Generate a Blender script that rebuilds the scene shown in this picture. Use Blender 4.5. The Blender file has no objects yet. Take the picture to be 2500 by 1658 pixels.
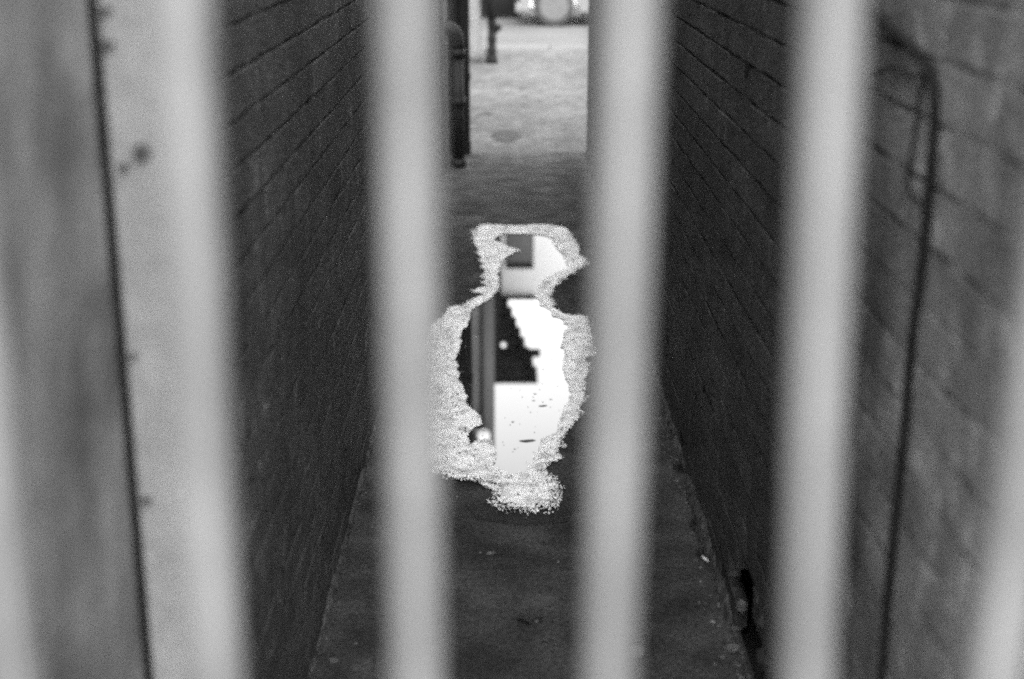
import bpy, bmesh, math, random
import numpy as np
from mathutils import Vector, Matrix, noise as mnoise

R = math.radians
rng = random.Random(7)
scene = bpy.context.scene
col = scene.collection

# ------------------------------------------------------------------ camera
H = 1.60                     # eye height
FPX = 2500 * 50 / 36         # focal length in photograph pixels
PITCH = R(16.89)
cam_d = bpy.data.cameras.new('camera')
cam = bpy.data.objects.new('camera', cam_d)
col.objects.link(cam)
cam.location = (0, 0, H)
cam.rotation_euler = (R(90) - PITCH, 0, 0)
cam_d.lens = 50
cam_d.sensor_width = 36
cam_d.clip_start = 0.05
cam_d.clip_end = 2000
cam_d.dof.use_dof = True
cam_d.dof.focus_distance = 4.15
cam_d.dof.aperture_fstop = 2.2
scene.camera = cam

# ------------------------------------------------------------------ sky and light
SUN_EL, SUN_AZ = R(45), R(165)      # azimuth measured from +Y (down the alley) towards +X
world = bpy.data.worlds.new('World')
scene.world = world
world.use_nodes = True
nt = world.node_tree
nt.nodes.clear()
sky = nt.nodes.new('ShaderNodeTexSky')
sky.sky_type = 'NISHITA'
sky.sun_disc = False
sky.sun_elevation = SUN_EL
sky.sun_rotation = SUN_AZ
sky.air_density = 4.0
sky.dust_density = 0.3
sky.ozone_density = 1.0
bw = nt.nodes.new('ShaderNodeRGBToBW')
bg = nt.nodes.new('ShaderNodeBackground')
bg.inputs['Strength'].default_value = 0.15
wo = nt.nodes.new('ShaderNodeOutputWorld')
nt.links.new(sky.outputs[0], bw.inputs[0])
nt.links.new(bw.outputs[0], bg.inputs['Color'])
nt.links.new(bg.outputs[0], wo.inputs['Surface'])

sun_d = bpy.data.lights.new('sun', 'SUN')
sun_d.energy = 0.8
sun_d.angle = R(50)
sun_d.color = (1, 1, 1)
sun = bpy.data.objects.new('sun', sun_d)
col.objects.link(sun)
sd = Vector((math.sin(SUN_AZ) * math.cos(SUN_EL), math.cos(SUN_AZ) * math.cos(SUN_EL), math.sin(SUN_EL)))
sun.rotation_euler = (-sd).to_track_quat('-Z', 'Y').to_euler()

vs = scene.view_settings
scene.display_settings.display_device = 'sRGB'
vs.view_transform = 'Standard'
vs.look = 'None'
vs.exposure = 2.8
vs.gamma = 1
vs.use_curve_mapping = False
scene.cycles.use_denoising = False      # the remaining sampling noise stands for the film's grain
scene.cycles.filter_width = 2.4
scene.cycles.max_bounces = 8
scene.cycles.diffuse_bounces = 5
scene.cycles.sample_clamp_indirect = 3

# ------------------------------------------------------------------ pixel -> place
CP, SP = math.cos(PITCH), math.sin(PITCH)
def ray(u, v):
    a, b = (u - 1250) / FPX, (829 - v) / FPX
    return Vector((a, CP + b * SP, -SP + b * CP))
def on_ground(u, v, z=0.0):
    d = ray(u, v); t = (z - H) / d.z
    return Vector((d.x * t, d.y * t, z))
def on_plane_y(u, v, Y):
    d = ray(u, v); t = Y / d.y
    return Vector((d.x * t, Y, H + d.z * t))
def on_plane_x(u, v, X):
    d = ray(u, v); t = X / d.x
    return Vector((X, d.y * t, H + d.z * t))
def mirrored(u, v, Y):            # a thing seen in the puddle
    p = on_plane_y(u, v, Y); p.z = -p.z
    return p
def project(p):
    x, y, z = p[0], p[1], p[2] - H
    zc = y * CP - z * SP
    if zc < 0.05: return None
    return (1250 + FPX * x / zc, 829 - FPX * (y * SP + z * CP) / zc)

# ------------------------------------------------------------------ materials (all neutral: the photograph is black and white)
def material(name, dark, light, scale=8.0, rough=0.7, spec=0.3, bump=0.0, bump_scale=60.0, detail=6.0,
             fine=0.0, fine_scale=90.0, stretch=(1, 1, 1), island=0.0, metallic=0.0, lo=0.3, hi=0.7,
             ior=1.45, coat=0.0, blotch=None, voronoi=0.0, vor_scale=60.0, mouth_light=False, speck=False, exit_light=None):
    m = bpy.data.materials.new(name)
    m.use_nodes = True
    t = m.node_tree
    b = t.nodes['Principled BSDF']
    g = t.nodes.new('ShaderNodeNewGeometry')
    mp = t.nodes.new('ShaderNodeMapping')
    mp.inputs['Scale'].default_value = stretch
    t.links.new(g.outputs['Position'], mp.inputs['Vector'])
    n = t.nodes.new('ShaderNodeTexNoise')
    n.inputs['Scale'].default_value = scale
    n.inputs['Detail'].default_value = detail
    n.inputs['Roughness'].default_value = 0.6
    t.links.new(mp.outputs[0], n.inputs['Vector'])
    r = t.nodes.new('ShaderNodeMapRange')
    r.inputs['From Min'].default_value = lo
    r.inputs['From Max'].default_value = hi
    r.inputs['To Min'].default_value = dark
    r.inputs['To Max'].default_value = light
    t.links.new(n.outputs['Fac'], r.inputs['Value'])
    val = r.outputs[0]
    def mul(a, fac_socket, lo_, hi_, fmin, fmax):
        q = t.nodes.new('ShaderNodeMapRange')
        q.inputs['From Min'].default_value = fmin
        q.inputs['From Max'].default_value = fmax
        q.inputs['To Min'].default_value = lo_
        q.inputs['To Max'].default_value = hi_
        t.links.new(fac_socket, q.inputs['Value'])
        x = t.nodes.new('ShaderNodeMath'); x.operation = 'MULTIPLY'
        t.links.new(a, x.inputs[0]); t.links.new(q.outputs[0], x.inputs[1])
        return x.outputs[0]
    if fine:
        n2 = t.nodes.new('ShaderNodeTexNoise')
        n2.inputs['Scale'].default_value = fine_scale
        n2.inputs['Detail'].default_value = 4
        t.links.new(mp.outputs[0], n2.inputs['Vector'])
        val = mul(val, n2.outputs['Fac'], 1 - fine, 1 + fine, 0.3, 0.7)
    if blotch:                       # (scale, low factor, high factor)
        n3 = t.nodes.new('ShaderNodeTexNoise')
        n3.inputs['Scale'].default_value = blotch[0]
        n3.inputs['Detail'].default_value = 3
        t.links.new(mp.outputs[0], n3.inputs['Vector'])
        val = mul(val, n3.outputs['Fac'], blotch[1], blotch[2], 0.35, 0.65)
    if exit_light:                         # open-sky light at the exit painted into the slab colour
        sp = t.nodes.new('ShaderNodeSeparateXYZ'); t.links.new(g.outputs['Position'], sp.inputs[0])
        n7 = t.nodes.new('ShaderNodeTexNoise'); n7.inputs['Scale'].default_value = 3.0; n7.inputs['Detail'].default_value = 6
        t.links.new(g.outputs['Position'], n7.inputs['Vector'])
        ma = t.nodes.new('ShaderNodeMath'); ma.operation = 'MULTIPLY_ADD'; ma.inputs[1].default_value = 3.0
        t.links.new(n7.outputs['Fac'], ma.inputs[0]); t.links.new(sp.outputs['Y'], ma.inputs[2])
        val = mul(val, ma.outputs[0], 1.0, 3.1, exit_light[0] + 1.5, exit_light[1] + 1.5)
    if speck:                        # pale smears of mortar and salts
        n6 = t.nodes.new('ShaderNodeTexNoise'); n6.inputs['Scale'].default_value = 26; n6.inputs['Detail'].default_value = 3
        mp6 = t.nodes.new('ShaderNodeMapping'); mp6.inputs['Scale'].default_value = (1, 1.0, 0.6)
        t.links.new(g.outputs['Position'], mp6.inputs['Vector']); t.links.new(mp6.outputs[0], n6.inputs['Vector'])
        val = mul(val, n6.outputs['Fac'], 0.95, 2.1, 0.58, 0.74)
    if mouth_light:                         # limewash-like patches painting the open mouth's light into brick and mortar
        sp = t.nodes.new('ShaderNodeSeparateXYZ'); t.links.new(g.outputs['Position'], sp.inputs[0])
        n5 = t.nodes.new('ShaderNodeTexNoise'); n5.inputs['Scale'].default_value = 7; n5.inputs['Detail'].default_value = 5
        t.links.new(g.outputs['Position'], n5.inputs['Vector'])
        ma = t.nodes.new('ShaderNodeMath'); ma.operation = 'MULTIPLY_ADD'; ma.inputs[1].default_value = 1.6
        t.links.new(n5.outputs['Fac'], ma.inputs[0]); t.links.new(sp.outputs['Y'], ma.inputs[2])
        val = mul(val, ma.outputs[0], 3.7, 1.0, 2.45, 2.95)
    if island == 'object':
        oi = t.nodes.new('ShaderNodeObjectInfo')
        val = mul(val, oi.outputs['Random'], 0.8, 1.2, 0, 1)
    elif island == 'island':
        val = mul(val, g.outputs['Random Per Island'], 0.8, 1.2, 0, 1)
    t.links.new(val, b.inputs['Base Color'])
    b.inputs['Roughness'].default_value = rough
    b.inputs['Specular IOR Level'].default_value = spec
    b.inputs['IOR'].default_value = ior
    b.inputs['Metallic'].default_value = metallic
    b.inputs['Coat Weight'].default_value = coat
    if bump:
        n4 = t.nodes.new('ShaderNodeTexNoise')
        n4.inputs['Scale'].default_value = bump_scale
        n4.inputs['Detail'].default_value = 5
        t.links.new(g.outputs['Position'], n4.inputs['Vector'])
        hgt = n4.outputs['Fac']
        if voronoi:
            vv = t.nodes.new('ShaderNodeTexVoronoi')
            vv.inputs['Scale'].default_value = vor_scale
            t.links.new(g.outputs['Position'], vv.inputs['Vector'])
            ad = t.nodes.new('ShaderNodeMath'); ad.operation = 'MULTIPLY_ADD'
            ad.inputs[1].default_value = -voronoi
            t.links.new(vv.outputs['Distance'], ad.inputs[0])
            t.links.new(hgt, ad.inputs[2])
            hgt = ad.outputs[0]
        bp = t.nodes.new('ShaderNodeBump')
        bp.inputs['Strength'].default_value = 1.0
        bp.inputs['Distance'].default_value = bump
        t.links.new(hgt, bp.inputs['Height'])
        t.links.new(bp.outputs[0], b.inputs['Normal'])
    return m

M = {}
BR = dict(scale=14, rough=0.82, spec=0.2, bump=0.006, bump_scale=70, fine=0.35, fine_scale=160, mouth_light=True, speck=True)
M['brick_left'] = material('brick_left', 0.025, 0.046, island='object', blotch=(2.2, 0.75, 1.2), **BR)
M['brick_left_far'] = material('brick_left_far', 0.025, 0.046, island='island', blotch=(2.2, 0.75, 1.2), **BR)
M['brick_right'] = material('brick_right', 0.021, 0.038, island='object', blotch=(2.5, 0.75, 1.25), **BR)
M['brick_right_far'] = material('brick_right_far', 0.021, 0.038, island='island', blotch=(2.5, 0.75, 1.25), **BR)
M['mortar'] = material('mortar', 0.007, 0.05, scale=9, rough=0.95, spec=0.05, bump=0.008, bump_scale=90, lo=0.44, hi=0.62, mouth_light=True)
M['rubble'] = material('rubble', 0.035, 0.095, scale=30, rough=0.95, spec=0.1, bump=0.006, bump_scale=150)
M['slab'] = material('slab', 0.014, 0.033, scale=5, rough=0.85, spec=0.12, bump=0.003, bump_scale=140, fine=0.42, fine_scale=80, blotch=(7, 0.68, 1.3), exit_light=(6.2, 9.7))
M['damp'] = material('damp', 0.008, 0.016, scale=12, rough=0.7, spec=0.12, bump=0.002, bump_scale=140)
M['yard'] = material('yard', 0.06, 0.115, scale=1.2, rough=0.8, spec=0.25, bump=0.006, bump_scale=60, fine=0.4, fine_scale=14, blotch=(6, 0.72, 1.15))
M['road'] = material('road', 0.09, 0.12, scale=0.8, rough=0.85, spec=0.2, fine=0.15, fine_scale=60)
M['kerb'] = material('kerb', 0.095, 0.115, scale=3, rough=0.85, spec=0.2, fine=0.1, island='object')
M['ground'] = material('ground', 0.07, 0.11, scale=0.7, rough=0.9, spec=0.1)
M['gate_paint'] = material('gate_paint', 0.088, 0.108, scale=9, rough=0.42, spec=0.4, bump=0.0006, bump_scale=120, blotch=(7, 0.78, 1.12))
M['post_paint'] = material('post_paint', 0.12, 0.17, scale=7, rough=0.6, spec=0.3, bump=0.001, bump_scale=60, fine=0.1, fine_scale=60)
M['rust'] = material('rust', 0.025, 0.05, scale=60, rough=0.9, spec=0.1)
M['cable'] = material('cable', 0.006, 0.010, scale=20, rough=0.8, spec=0.1)
M['iron'] = material('iron', 0.005, 0.011, scale=10, rough=0.75, spec=0.12)
M['pipe_grey'] = material('pipe_grey', 0.012, 0.024, scale=6, rough=0.65, spec=0.3)
M['black_pipe'] = material('black_pipe', 0.006, 0.01, scale=6, rough=0.6, spec=0.2)
M['bark'] = material('bark', 0.11, 0.22, scale=9, rough=0.9, spec=0.1, bump=0.02, bump_scale=25, stretch=(1, 1, 0.3))
M['foam'] = material('foam', 0.27, 0.66, scale=18, rough=0.6, spec=0.25, bump=0.0022, bump_scale=150, fine=0.22, fine_scale=120, voronoi=1.0, vor_scale=110, lo=0.28, hi=0.55)
M['water'] = material('water', 0.006, 0.012, scale=5, rough=0.0, spec=0.5, ior=1.45)
M['dark_brick'] = material('dark_brick', 0.006, 0.014, scale=3, rough=0.9, spec=0.1)
M['white_render'] = material('white_render', 0.80, 0.88, scale=2, rough=0.8, spec=0.2)
M['window_glass'] = material('window_glass', 0.03, 0.05, scale=2, rough=0.1, spec=0.3)
M['pane_grey'] = material('pane_grey', 0.09, 0.14, scale=2, rough=0.5)
M['shaft_grey'] = material('shaft_grey', 0.10, 0.13, scale=4, rough=0.6, spec=0.3)
M['dark_trim'] = material('dark_trim', 0.02, 0.03, scale=4, rough=0.6)
M['car_paint'] = material('car_paint', 0.13, 0.15, scale=2, rough=0.3, spec=0.5, coat=0.5)
M['tyre'] = material('tyre', 0.03, 0.045, scale=20, rough=0.85, spec=0.2)
M['hubcap'] = material('hubcap', 0.075, 0.095, scale=10, rough=0.5)
M['paper'] = material('paper', 0.30, 0.38, scale=40, rough=0.9)
M['filter'] = material('filter', 0.25, 0.35, scale=80, rough=0.9)
M['leaf'] = material('leaf', 0.015, 0.05, scale=60, rough=0.8)
M['pebble'] = material('pebble', 0.035, 0.07, scale=40, rough=0.75, bump=0.002, bump_scale=120)
M['moss'] = material('moss', 0.012, 0.04, scale=60, rough=0.95, spec=0.1)
M['grit'] = material('grit', 0.03, 0.16, scale=25, rough=0.9, lo=0.4, hi=0.66, spec=0.1)
M['coping'] = material('coping', 0.12, 0.2, scale=8, rough=0.9, bump=0.004, bump_scale=60)
lm = bpy.data.materials.new('lamp_glow'); lm.use_nodes = True
e = lm.node_tree.nodes['Principled BSDF']
e.inputs['Base Color'].default_value = (0.8, 0.8, 0.8, 1)
e.inputs['Emission Color'].default_value = (1, 1, 1, 1)
e.inputs['Emission Strength'].default_value = 0.55
M['lamp_glow'] = lm

# ------------------------------------------------------------------ helpers
def link(name, me, m, parent=None, loc=None):
    o = bpy.data.objects.new(name, me)
    col.objects.link(o)
    if m is not None and not me.materials:
        me.materials.append(M[m] if isinstance(m, str) else m)
    if loc is not None: o.location = loc
    o.parent = parent
    return o
def mesh_py(name, verts, faces, smooth=False):
    me = bpy.data.meshes.new(name)
    me.from_pydata([tuple(v) for v in verts], [], faces)
    me.update()
    if smooth:
        me.polygons.foreach_set('use_smooth', [True] * len(me.polygons))
    return me
def obj_bm(name, bm, m, parent=None, smooth=False, loc=None):
    me = bpy.data.meshes.new(name)
    bmesh.ops.recalc_face_normals(bm, faces=bm.faces)
    bm.to_mesh(me); bm.free()
    if smooth:                       # end caps stay flat
        me.polygons.foreach_set('use_smooth', [p.loop_total <= 4 for p in me.polygons])
    return link(name, me, m, parent, loc)
def tag(o, label=None, cat=None, group=None, kind=None):
    if label: o['label'] = label
    if cat: o['category'] = cat
    if group: o['group'] = group
    if kind: o['kind'] = kind
    return o
def empty(name, loc=(0, 0, 0)):
    o = bpy.data.objects.new(name, None)
    o.empty_display_size = 0.1
    col.objects.link(o); o.location = loc
    return o
def add_box(bm, x0, x1, y0, y1, z0, z1, bevel=0.0, seg=1):
    r = bmesh.ops.create_cube(bm, size=1)
    vs_ = r['verts']
    for v in vs_:
        v.co = Vector(((x0 + x1) / 2 + v.co.x * (x1 - x0), (y0 + y1) / 2 + v.co.y * (y1 - y0), (z0 + z1) / 2 + v.co.z * (z1 - z0)))
    if bevel:
        es = list({e_ for v in vs_ for e_ in v.link_edges})
        bmesh.ops.bevel(bm, geom=es, offset=bevel, segments=seg, affect='EDGES', profile=0.5)
def box(name, x0, x1, y0, y1, z0, z1, m, parent=None, bevel=0.0, seg=1):
    bm = bmesh.new(); add_box(bm, x0, x1, y0, y1, z0, z1, bevel, seg)
    return obj_bm(name, bm, m, parent)
def add_tube(bm, pts, radii, n=12, cap=True):
    pts = [Vector(p) for p in pts]
    rings = []
    up = None
    for i, p in enumerate(pts):
        a = pts[max(i - 1, 0)]; b = pts[min(i + 1, len(pts) - 1)]
        d = (b - a).normalized()
        if up is None:
            up = d.orthogonal().normalized()
        up = (up - d * up.dot(d)).normalized()
        sdv = d.cross(up)
        rad = radii[i] if isinstance(radii, (list, tuple)) else radii
        rings.append([bm.verts.new(p + (up * math.cos(2 * math.pi * k / n) + sdv * math.sin(2 * math.pi * k / n)) * rad) for k in range(n)])
    for a, b in zip(rings, rings[1:]):
        for k in range(n):
            bm.faces.new((a[k], a[(k + 1) % n], b[(k + 1) % n], b[k]))
    if cap:
        bm.faces.new(rings[0][::-1]); bm.faces.new(rings[-1])
def tube(name, pts, radii, m, parent=None, n=12, smooth=True):
    bm = bmesh.new(); add_tube(bm, pts, radii, n)
    return obj_bm(name, bm, m, parent, smooth)
def lathe(name, prof, m, parent=None, n=24, loc=None):
    bm = bmesh.new()
    rings = []
    for r_, z_ in prof:
        rings.append([bm.verts.new((r_ * math.cos(2 * math.pi * k / n), r_ * math.sin(2 * math.pi * k / n), z_)) for k in range(n)])
    for a, b in zip(rings, rings[1:]):
        for k in range(n):
            bm.faces.new((a[k], a[(k + 1) % n], b[(k + 1) % n], b[k]))
    bm.faces.new(rings[0][::-1]); bm.faces.new(rings[-1])
    return obj_bm(name, bm, m, parent, True, loc)
def smooth_path(pts, n=8):
    out = []
    P = [Vector(p) for p in pts]
    P = [P[0] * 2 - P[1]] + P + [P[-1] * 2 - P[-2]]
    for i in range(1, len(P) - 2):
        for k in range(n):
            t = k / n
            a, b, c, d = P[i - 1], P[i], P[i + 1], P[i + 2]
            out.append(0.5 * ((2 * b) + (c - a) * t + (2 * a - 5 * b + 4 * c - d) * t * t + (3 * b - a - 3 * c + d) * t ** 3))
    out.append(P[-2])
    return out

# numpy value noise
def vnoise(x, y, seed=0):
    def h(ix, iy):
        n = (ix.astype(np.int64) * 374761393 + iy.astype(np.int64) * 668265263 + seed * 1274126177) & 0xffffffff
        n = ((n ^ (n >> 13)) * 1274126177) & 0xffffffff
        return ((n ^ (n >> 16)) & 0xffff) / 65535.0
    ix, iy = np.floor(x), np.floor(y)
    fx, fy = x - ix, y - iy
    fx = fx * fx * (3 - 2 * fx); fy = fy * fy * (3 - 2 * fy)
    a = h(ix, iy); b = h(ix + 1, iy); c = h(ix, iy + 1); d = h(ix + 1, iy + 1)
    return (a * (1 - fx) + b * fx) * (1 - fy) + (c * (1 - fx) + d * fx) * fy
def fbm(x, y, oct=4, seed=0, gain=0.5):
    s, a, f, tot = 0, 1.0, 1.0, 0
    for o in range(oct):
        s = s + a * vnoise(x * f, y * f, seed + o * 17); tot += a
        a *= gain; f *= 2.03
    return s / tot
def poly_sd(px, py, poly):           # signed distance, positive inside
    d = np.full(px.shape, 1e9); inside = np.zeros(px.shape, bool)
    n = len(poly)
    for i in range(n):
        x0, y0 = poly[i]; x1, y1 = poly[(i + 1) % n]
        ex, ey = x1 - x0, y1 - y0
        t = np.clip(((px - x0) * ex + (py - y0) * ey) / (ex * ex + ey * ey + 1e-12), 0, 1)
        d = np.minimum(d, np.hypot(px - x0 - t * ex, py - y0 - t * ey))
        cross = ((y0 > py) != (y1 > py))
        xi = x0 + (py - y0) / (ey if abs(ey) > 1e-12 else 1e-12) * ex
        inside ^= cross & (px < xi)
    return np.where(inside, d, -d)

# ------------------------------------------------------------------ dimensions of the place
XL, XR = -0.440, 0.513       # faces of the two alley walls
Y0, Y1 = 1.16, 9.70          # alley mouth and far exit
WALL_H = 2.80
COURSE, BL, JOINT = 0.075, 0.225, 0.0065

# ------------------------------------------------------------------ ground
def sheet(name, x0, x1, y0, y1, z, m, thick=0.0):
    return link(name, mesh_py(name, [(x0, y0, z), (x1, y0, z), (x1, y1, z), (x0, y1, z)], [(0, 1, 2, 3)]), m)
tag(sheet('ground', -400, 400, -400, 400, -0.05, 'ground'), kind='structure')
tag(sheet('street_pavement', -14, 14, -6, Y0 - 0.02, -0.004, 'ground'), kind='structure')
tag(sheet('yard', -14, 14, Y1 - 0.05, 17.15, -0.006, 'yard'), kind='structure')
tag(sheet('road', -60, 60, 17.1, 22.4, -0.03, 'road'), kind='structure')
tag(sheet('far_pavement', -60, 60, 22.35, 30, -0.002, 'kerb'), kind='structure')
kerb = empty('kerb', (0, 17.15, -0.03)); tag(kerb, kind='structure')
bm = bmesh.new(); add_box(bm, -0.446, 0.446, 0, 0.62, -0.05, 0.032, 0.01)
kme = obj_bm('kerb_stone', bm, 'kerb', kerb)
kme.location = (0, 0, 0)
for i in range(-8, 9):
    if i == 0: continue
    k = kme.copy(); col.objects.link(k); k.parent = kerb
    k.location = (i * 0.9, -i * 0.045, rng.uniform(-0.003, 0.003))
def blob_sheet(name, pts, z, m, seed, n=60, amp=0.12):
    c = sum((Vector(p) for p in pts), Vector((0, 0))) / len(pts)
    rx = max(abs(p[0] - c.x) for p in pts); ry = max(abs(p[1] - c.y) for p in pts)
    V = [(c.x, c.y, z)]
    for k in range(n):
        a = 2 * math.pi * k / n
        rr = 1 + amp * 2 * mnoise.noise((math.cos(a) * 1.5, math.sin(a) * 1.5, seed)) + amp * mnoise.noise((math.cos(a) * 6, math.sin(a) * 6, seed))
        V.append((c.x + rx * rr * math.cos(a), c.y + ry * rr * math.sin(a), z))
    return tag(link(name, mesh_py(name, V, [(0, 1 + k, 1 + (k + 1) % n) for k in range(n)]), m), kind='structure')
M['stain'] = material('stain', 0.022, 0.045, scale=5, rough=0.7, spec=0.2, fine=0.3, fine_scale=25)
blob_sheet('damp_stain', [on_ground(1200, 328).xy, on_ground(1272, 330).xy, on_ground(1235, 316).xy, on_ground(1235, 343).xy], -0.002, 'stain', 3)
cp = smooth_path([on_ground(*q_, -0.003) for q_ in [(1155, 293), (1165, 284), (1180, 278), (1192, 279), (1200, 277)]], 6)
V, F = [], []
for i, q_ in enumerate(cp):
    w_ = 0.02 + 0.03 * (i / len(cp)) * (1 + mnoise.noise((i * .7, 1, 1)))
    V += [(q_.x, q_.y - w_, -0.0028), (q_.x, q_.y + w_, -0.0028)]
F = [(2 * i, 2 * i + 2, 2 * i + 3, 2 * i + 1) for i in range(len(cp) - 1)]
tag(link('tar_seam', mesh_py('tar_seam', V, F), 'damp'), kind='structure')
# alley floor: concrete bays with open joints on a base
floor = tag(sheet('alley_floor', XL - 0.02, XR + 0.02, Y0 - 0.02, Y1 + 0.02, -0.022, 'damp'), kind='structure')
yj = on_ground(1300, 1388).y
joints = [Y0 - 0.02, yj, 6.95, Y1 - 0.01]
for a, b in zip(joints, joints[1:]):
    nx, ny = 24, max(6, int((b - a) * 14))
    vv, ff = [], []
    for j in range(ny + 1):
        for i in range(nx + 1):
            x = XL - 0.015 + (XR - XL + 0.03) * i / nx
            y = a + 0.0015 + (b - a - 0.003) * j / ny
            w = 0.004 * math.sin(x * 9.1) * math.sin(x * 23 + 1) if j in (0, ny) else 0
            zz = -0.0008 * mnoise.noise((x * 3, y * 2.2, 3.1)) - 0.0005
            zz = min(zz, 0.0)
            vv.append((x, y + w, zz))
    W = nx + 1
    for j in range(ny):
        for i in range(nx):
            ff.append((j * W + i, j * W + i + 1, (j + 1) * W + i + 1, (j + 1) * W + i))
    nb = len(vv)                     # edge skirts down into the joint
    for jj in (0, ny):
        base = len(vv)
        for i in range(nx + 1):
            x, y, z = vv[jj * W + i]
            vv.append((x, y, -0.02))
        for i in range(nx):
            f = (jj * W + i, base + i, base + i + 1, jj * W + i + 1)
            ff.append(f if jj == 0 else f[::-1])
    link('slab', mesh_py('slab', vv, ff, False), 'slab', floor)

# ------------------------------------------------------------------ brick walls
def brick_mesh(length, seed, broken=False):
    r = random.Random(seed)
    hl, hh = length / 2 + 0.0032, (COURSE - JOINT) / 2
    c = r.uniform(0.0005, 0.0014)
    j = lambda s=0.0016: r.uniform(-s, s)
    outer = [(-hl + j(), -hh + j()), (hl + j(), -hh + j()), (hl + j(), hh + j()), (-hl + j(), hh + j())]
    # face towards +X, long axis Y
    v = [(-0.03, y, z) for y, z in outer] + [(-c, y, z) for y, z in outer]
    v += [(0.0 + j(0.0012), y - math.copysign(c + abs(j()), y), z - math.copysign(c + abs(j()), z)) for y, z in outer]
    if broken:
        v = [(x - (0.02 * r.random() if i >= 4 else 0), y * r.uniform(0.75, 1.0), z * r.uniform(0.7, 1.0)) for i, (x, y, z) in enumerate(v)]
    f = [(8, 9, 10, 11)]
    for k in range(4):
        q = (k + 1) % 4
        f += [(k, q, 4 + q, 4 + k), (4 + k, 4 + q, 8 + q, 8 + k)]
    return v, f
NVAR = 10
HOLE = (2.45, 2.99, 0.20)        # missing bricks low in the right wall: y from, y to, height
def make_wall(side):
    X = XL if side == 'left' else XR
    sgn = 1 if side == 'left' else -1       # brick face normal along x
    lab = ('soot-dark brick wall along the left side of the narrow alley' if side == 'left'
           else 'dark brick wall with a broken black hole at its foot, right side of the alley')
    root = tag(empty('brick_wall', (X, Y0, 0)), lab, 'wall')
    OUT = 3.0
    # core of mortar and rubble, 6 mm behind the faces
    bm = bmesh.new()
    def core(y0, y1, z0, z1, depth0=0.0015):
        xa, xb = X - sgn * depth0, X - sgn * OUT
        add_box(bm, min(xa, xb), max(xa, xb), y0, y1, z0, z1)
    if side == 'left':
        core(Y0 + 0.007, Y1, -0.03, WALL_H)
    else:
        core(Y0 + 0.007, HOLE[0] - 0.02, -0.03, WALL_H)
        core(HOLE[1] + 0.9, Y1, -0.03, WALL_H)
        core(HOLE[0] - 0.02, HOLE[1] + 0.9, HOLE[2] + 0.022, WALL_H)
        core(HOLE[0] - 0.02, HOLE[1] + 0.9, -0.03, HOLE[2] + 0.022, 0.34)
    for v in bm.verts: v.co -= Vector((X, Y0, 0))
    obj_bm('mortar', bm, 'mortar', root)
    # coping stones along the top
    bm = bmesh.new(); xa, xb = X + sgn * 0.03, X - sgn * (OUT + 0.03)
    add_box(bm, min(xa, xb), max(xa, xb), 0.005, 0.895, 0, 0.09, 0.012)
    for v in bm.verts: v.co.x -= X
    cs = obj_bm('coping_stone', bm, 'coping', root); cs.location = (0, 0, WALL_H)
    n = int((Y1 - Y0) / 0.9)
    for i in range(1, n + 1):
        c2 = cs.copy(); col.objects.link(c2); c2.parent = root; c2.location = (0, i * 0.9, WALL_H + rng.uniform(-.003, .003))
    # bricks
    full, half = [], []
    for k in range(NVAR):
        full.append(brick_mesh(BL - JOINT, 100 + k + (50 if sgn > 0 else 0)))
        half.append(brick_mesh(BL / 2 - JOINT, 200 + k + (50 if sgn > 0 else 0)))
    spots = []
    nc = int(WALL_H / COURSE)
    r = random.Random(11 if side == 'left' else 12)
    for c in range(nc):
        z = (c + 0.5) * COURSE
        y = Y0 + (0 if c % 2 == 0 else -BL / 2)
        header = (c % 6 == 5)
        while y < Y1 - 0.02:
            L = BL / 2 if header else BL
            ya, yb = y, y + L
            y = yb
            kind = 'half' if header else 'full'
            if ya < Y0 - 0.01:
                ya = Y0; kind = 'half'
                if header: continue
            if yb > Y1 + 0.01: kind = 'half'
            cy = (ya + (ya + (BL / 2 if kind == 'half' else BL))) / 2
            if side == 'right' and (HOLE[0] if z < 0.15 else HOLE[0] + 0.22) - 0.03 < cy < HOLE[1] + 0.03 and z < HOLE[2]:
                continue
            spots.append((cy, z, kind, r.randrange(NVAR), r.uniform(-0.0006, 0.0006), r.uniform(-0.006, 0.006)))
    # rank by size in view
    def rank(s):
        p = project((X, s[0], s[1]))
        if p is None or not (-60 < p[0] < 2560 and -40 < p[1] < 1700): return 0
        zc = s[0] * CP - (s[1] - H) * SP
        return (1.0 if s[2] == 'full' else 0.5) / zc ** 3
    order = sorted(range(len(spots)), key=lambda i: -rank(spots[i]))
    near = [i for i in order[:300] if rank(spots[i]) > 0]
    nearset = set(near)
    mats = {'full': [], 'half': []}
    for kind, src in (('full', full), ('half', half)):
        for v, f in src:
            vv = [(sgn * x, y, z) for x, y, z in v]
            ff = [q if sgn > 0 else q[::-1] for q in f]
            me = mesh_py('brick', vv, ff)
            me.materials.append(M['brick_' + side]); mats[kind].append(me)
    for i in near:
        cy, z, kind, var, dx, rot = spots[i]
        o = link('brick', mats[kind][var], None, root, (sgn * dx, cy - Y0, z + rot * 0.25))
        o.rotation_euler = (rot, 0, 0)
    V, F = [], []
    for i, s in enumerate(spots):
        if i in nearset: continue
        cy, z, kind, var, dx, rot = s
        v, f = (full if kind == 'full' else half)[var]
        b = len(V)
        V += [(sgn * (x + dx), y + cy - Y0, zz + z + rot * 0.25) for x, y, zz in v]
        F += [tuple(b + q for q in (ff if sgn > 0 else ff[::-1])) for ff in f]
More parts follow.
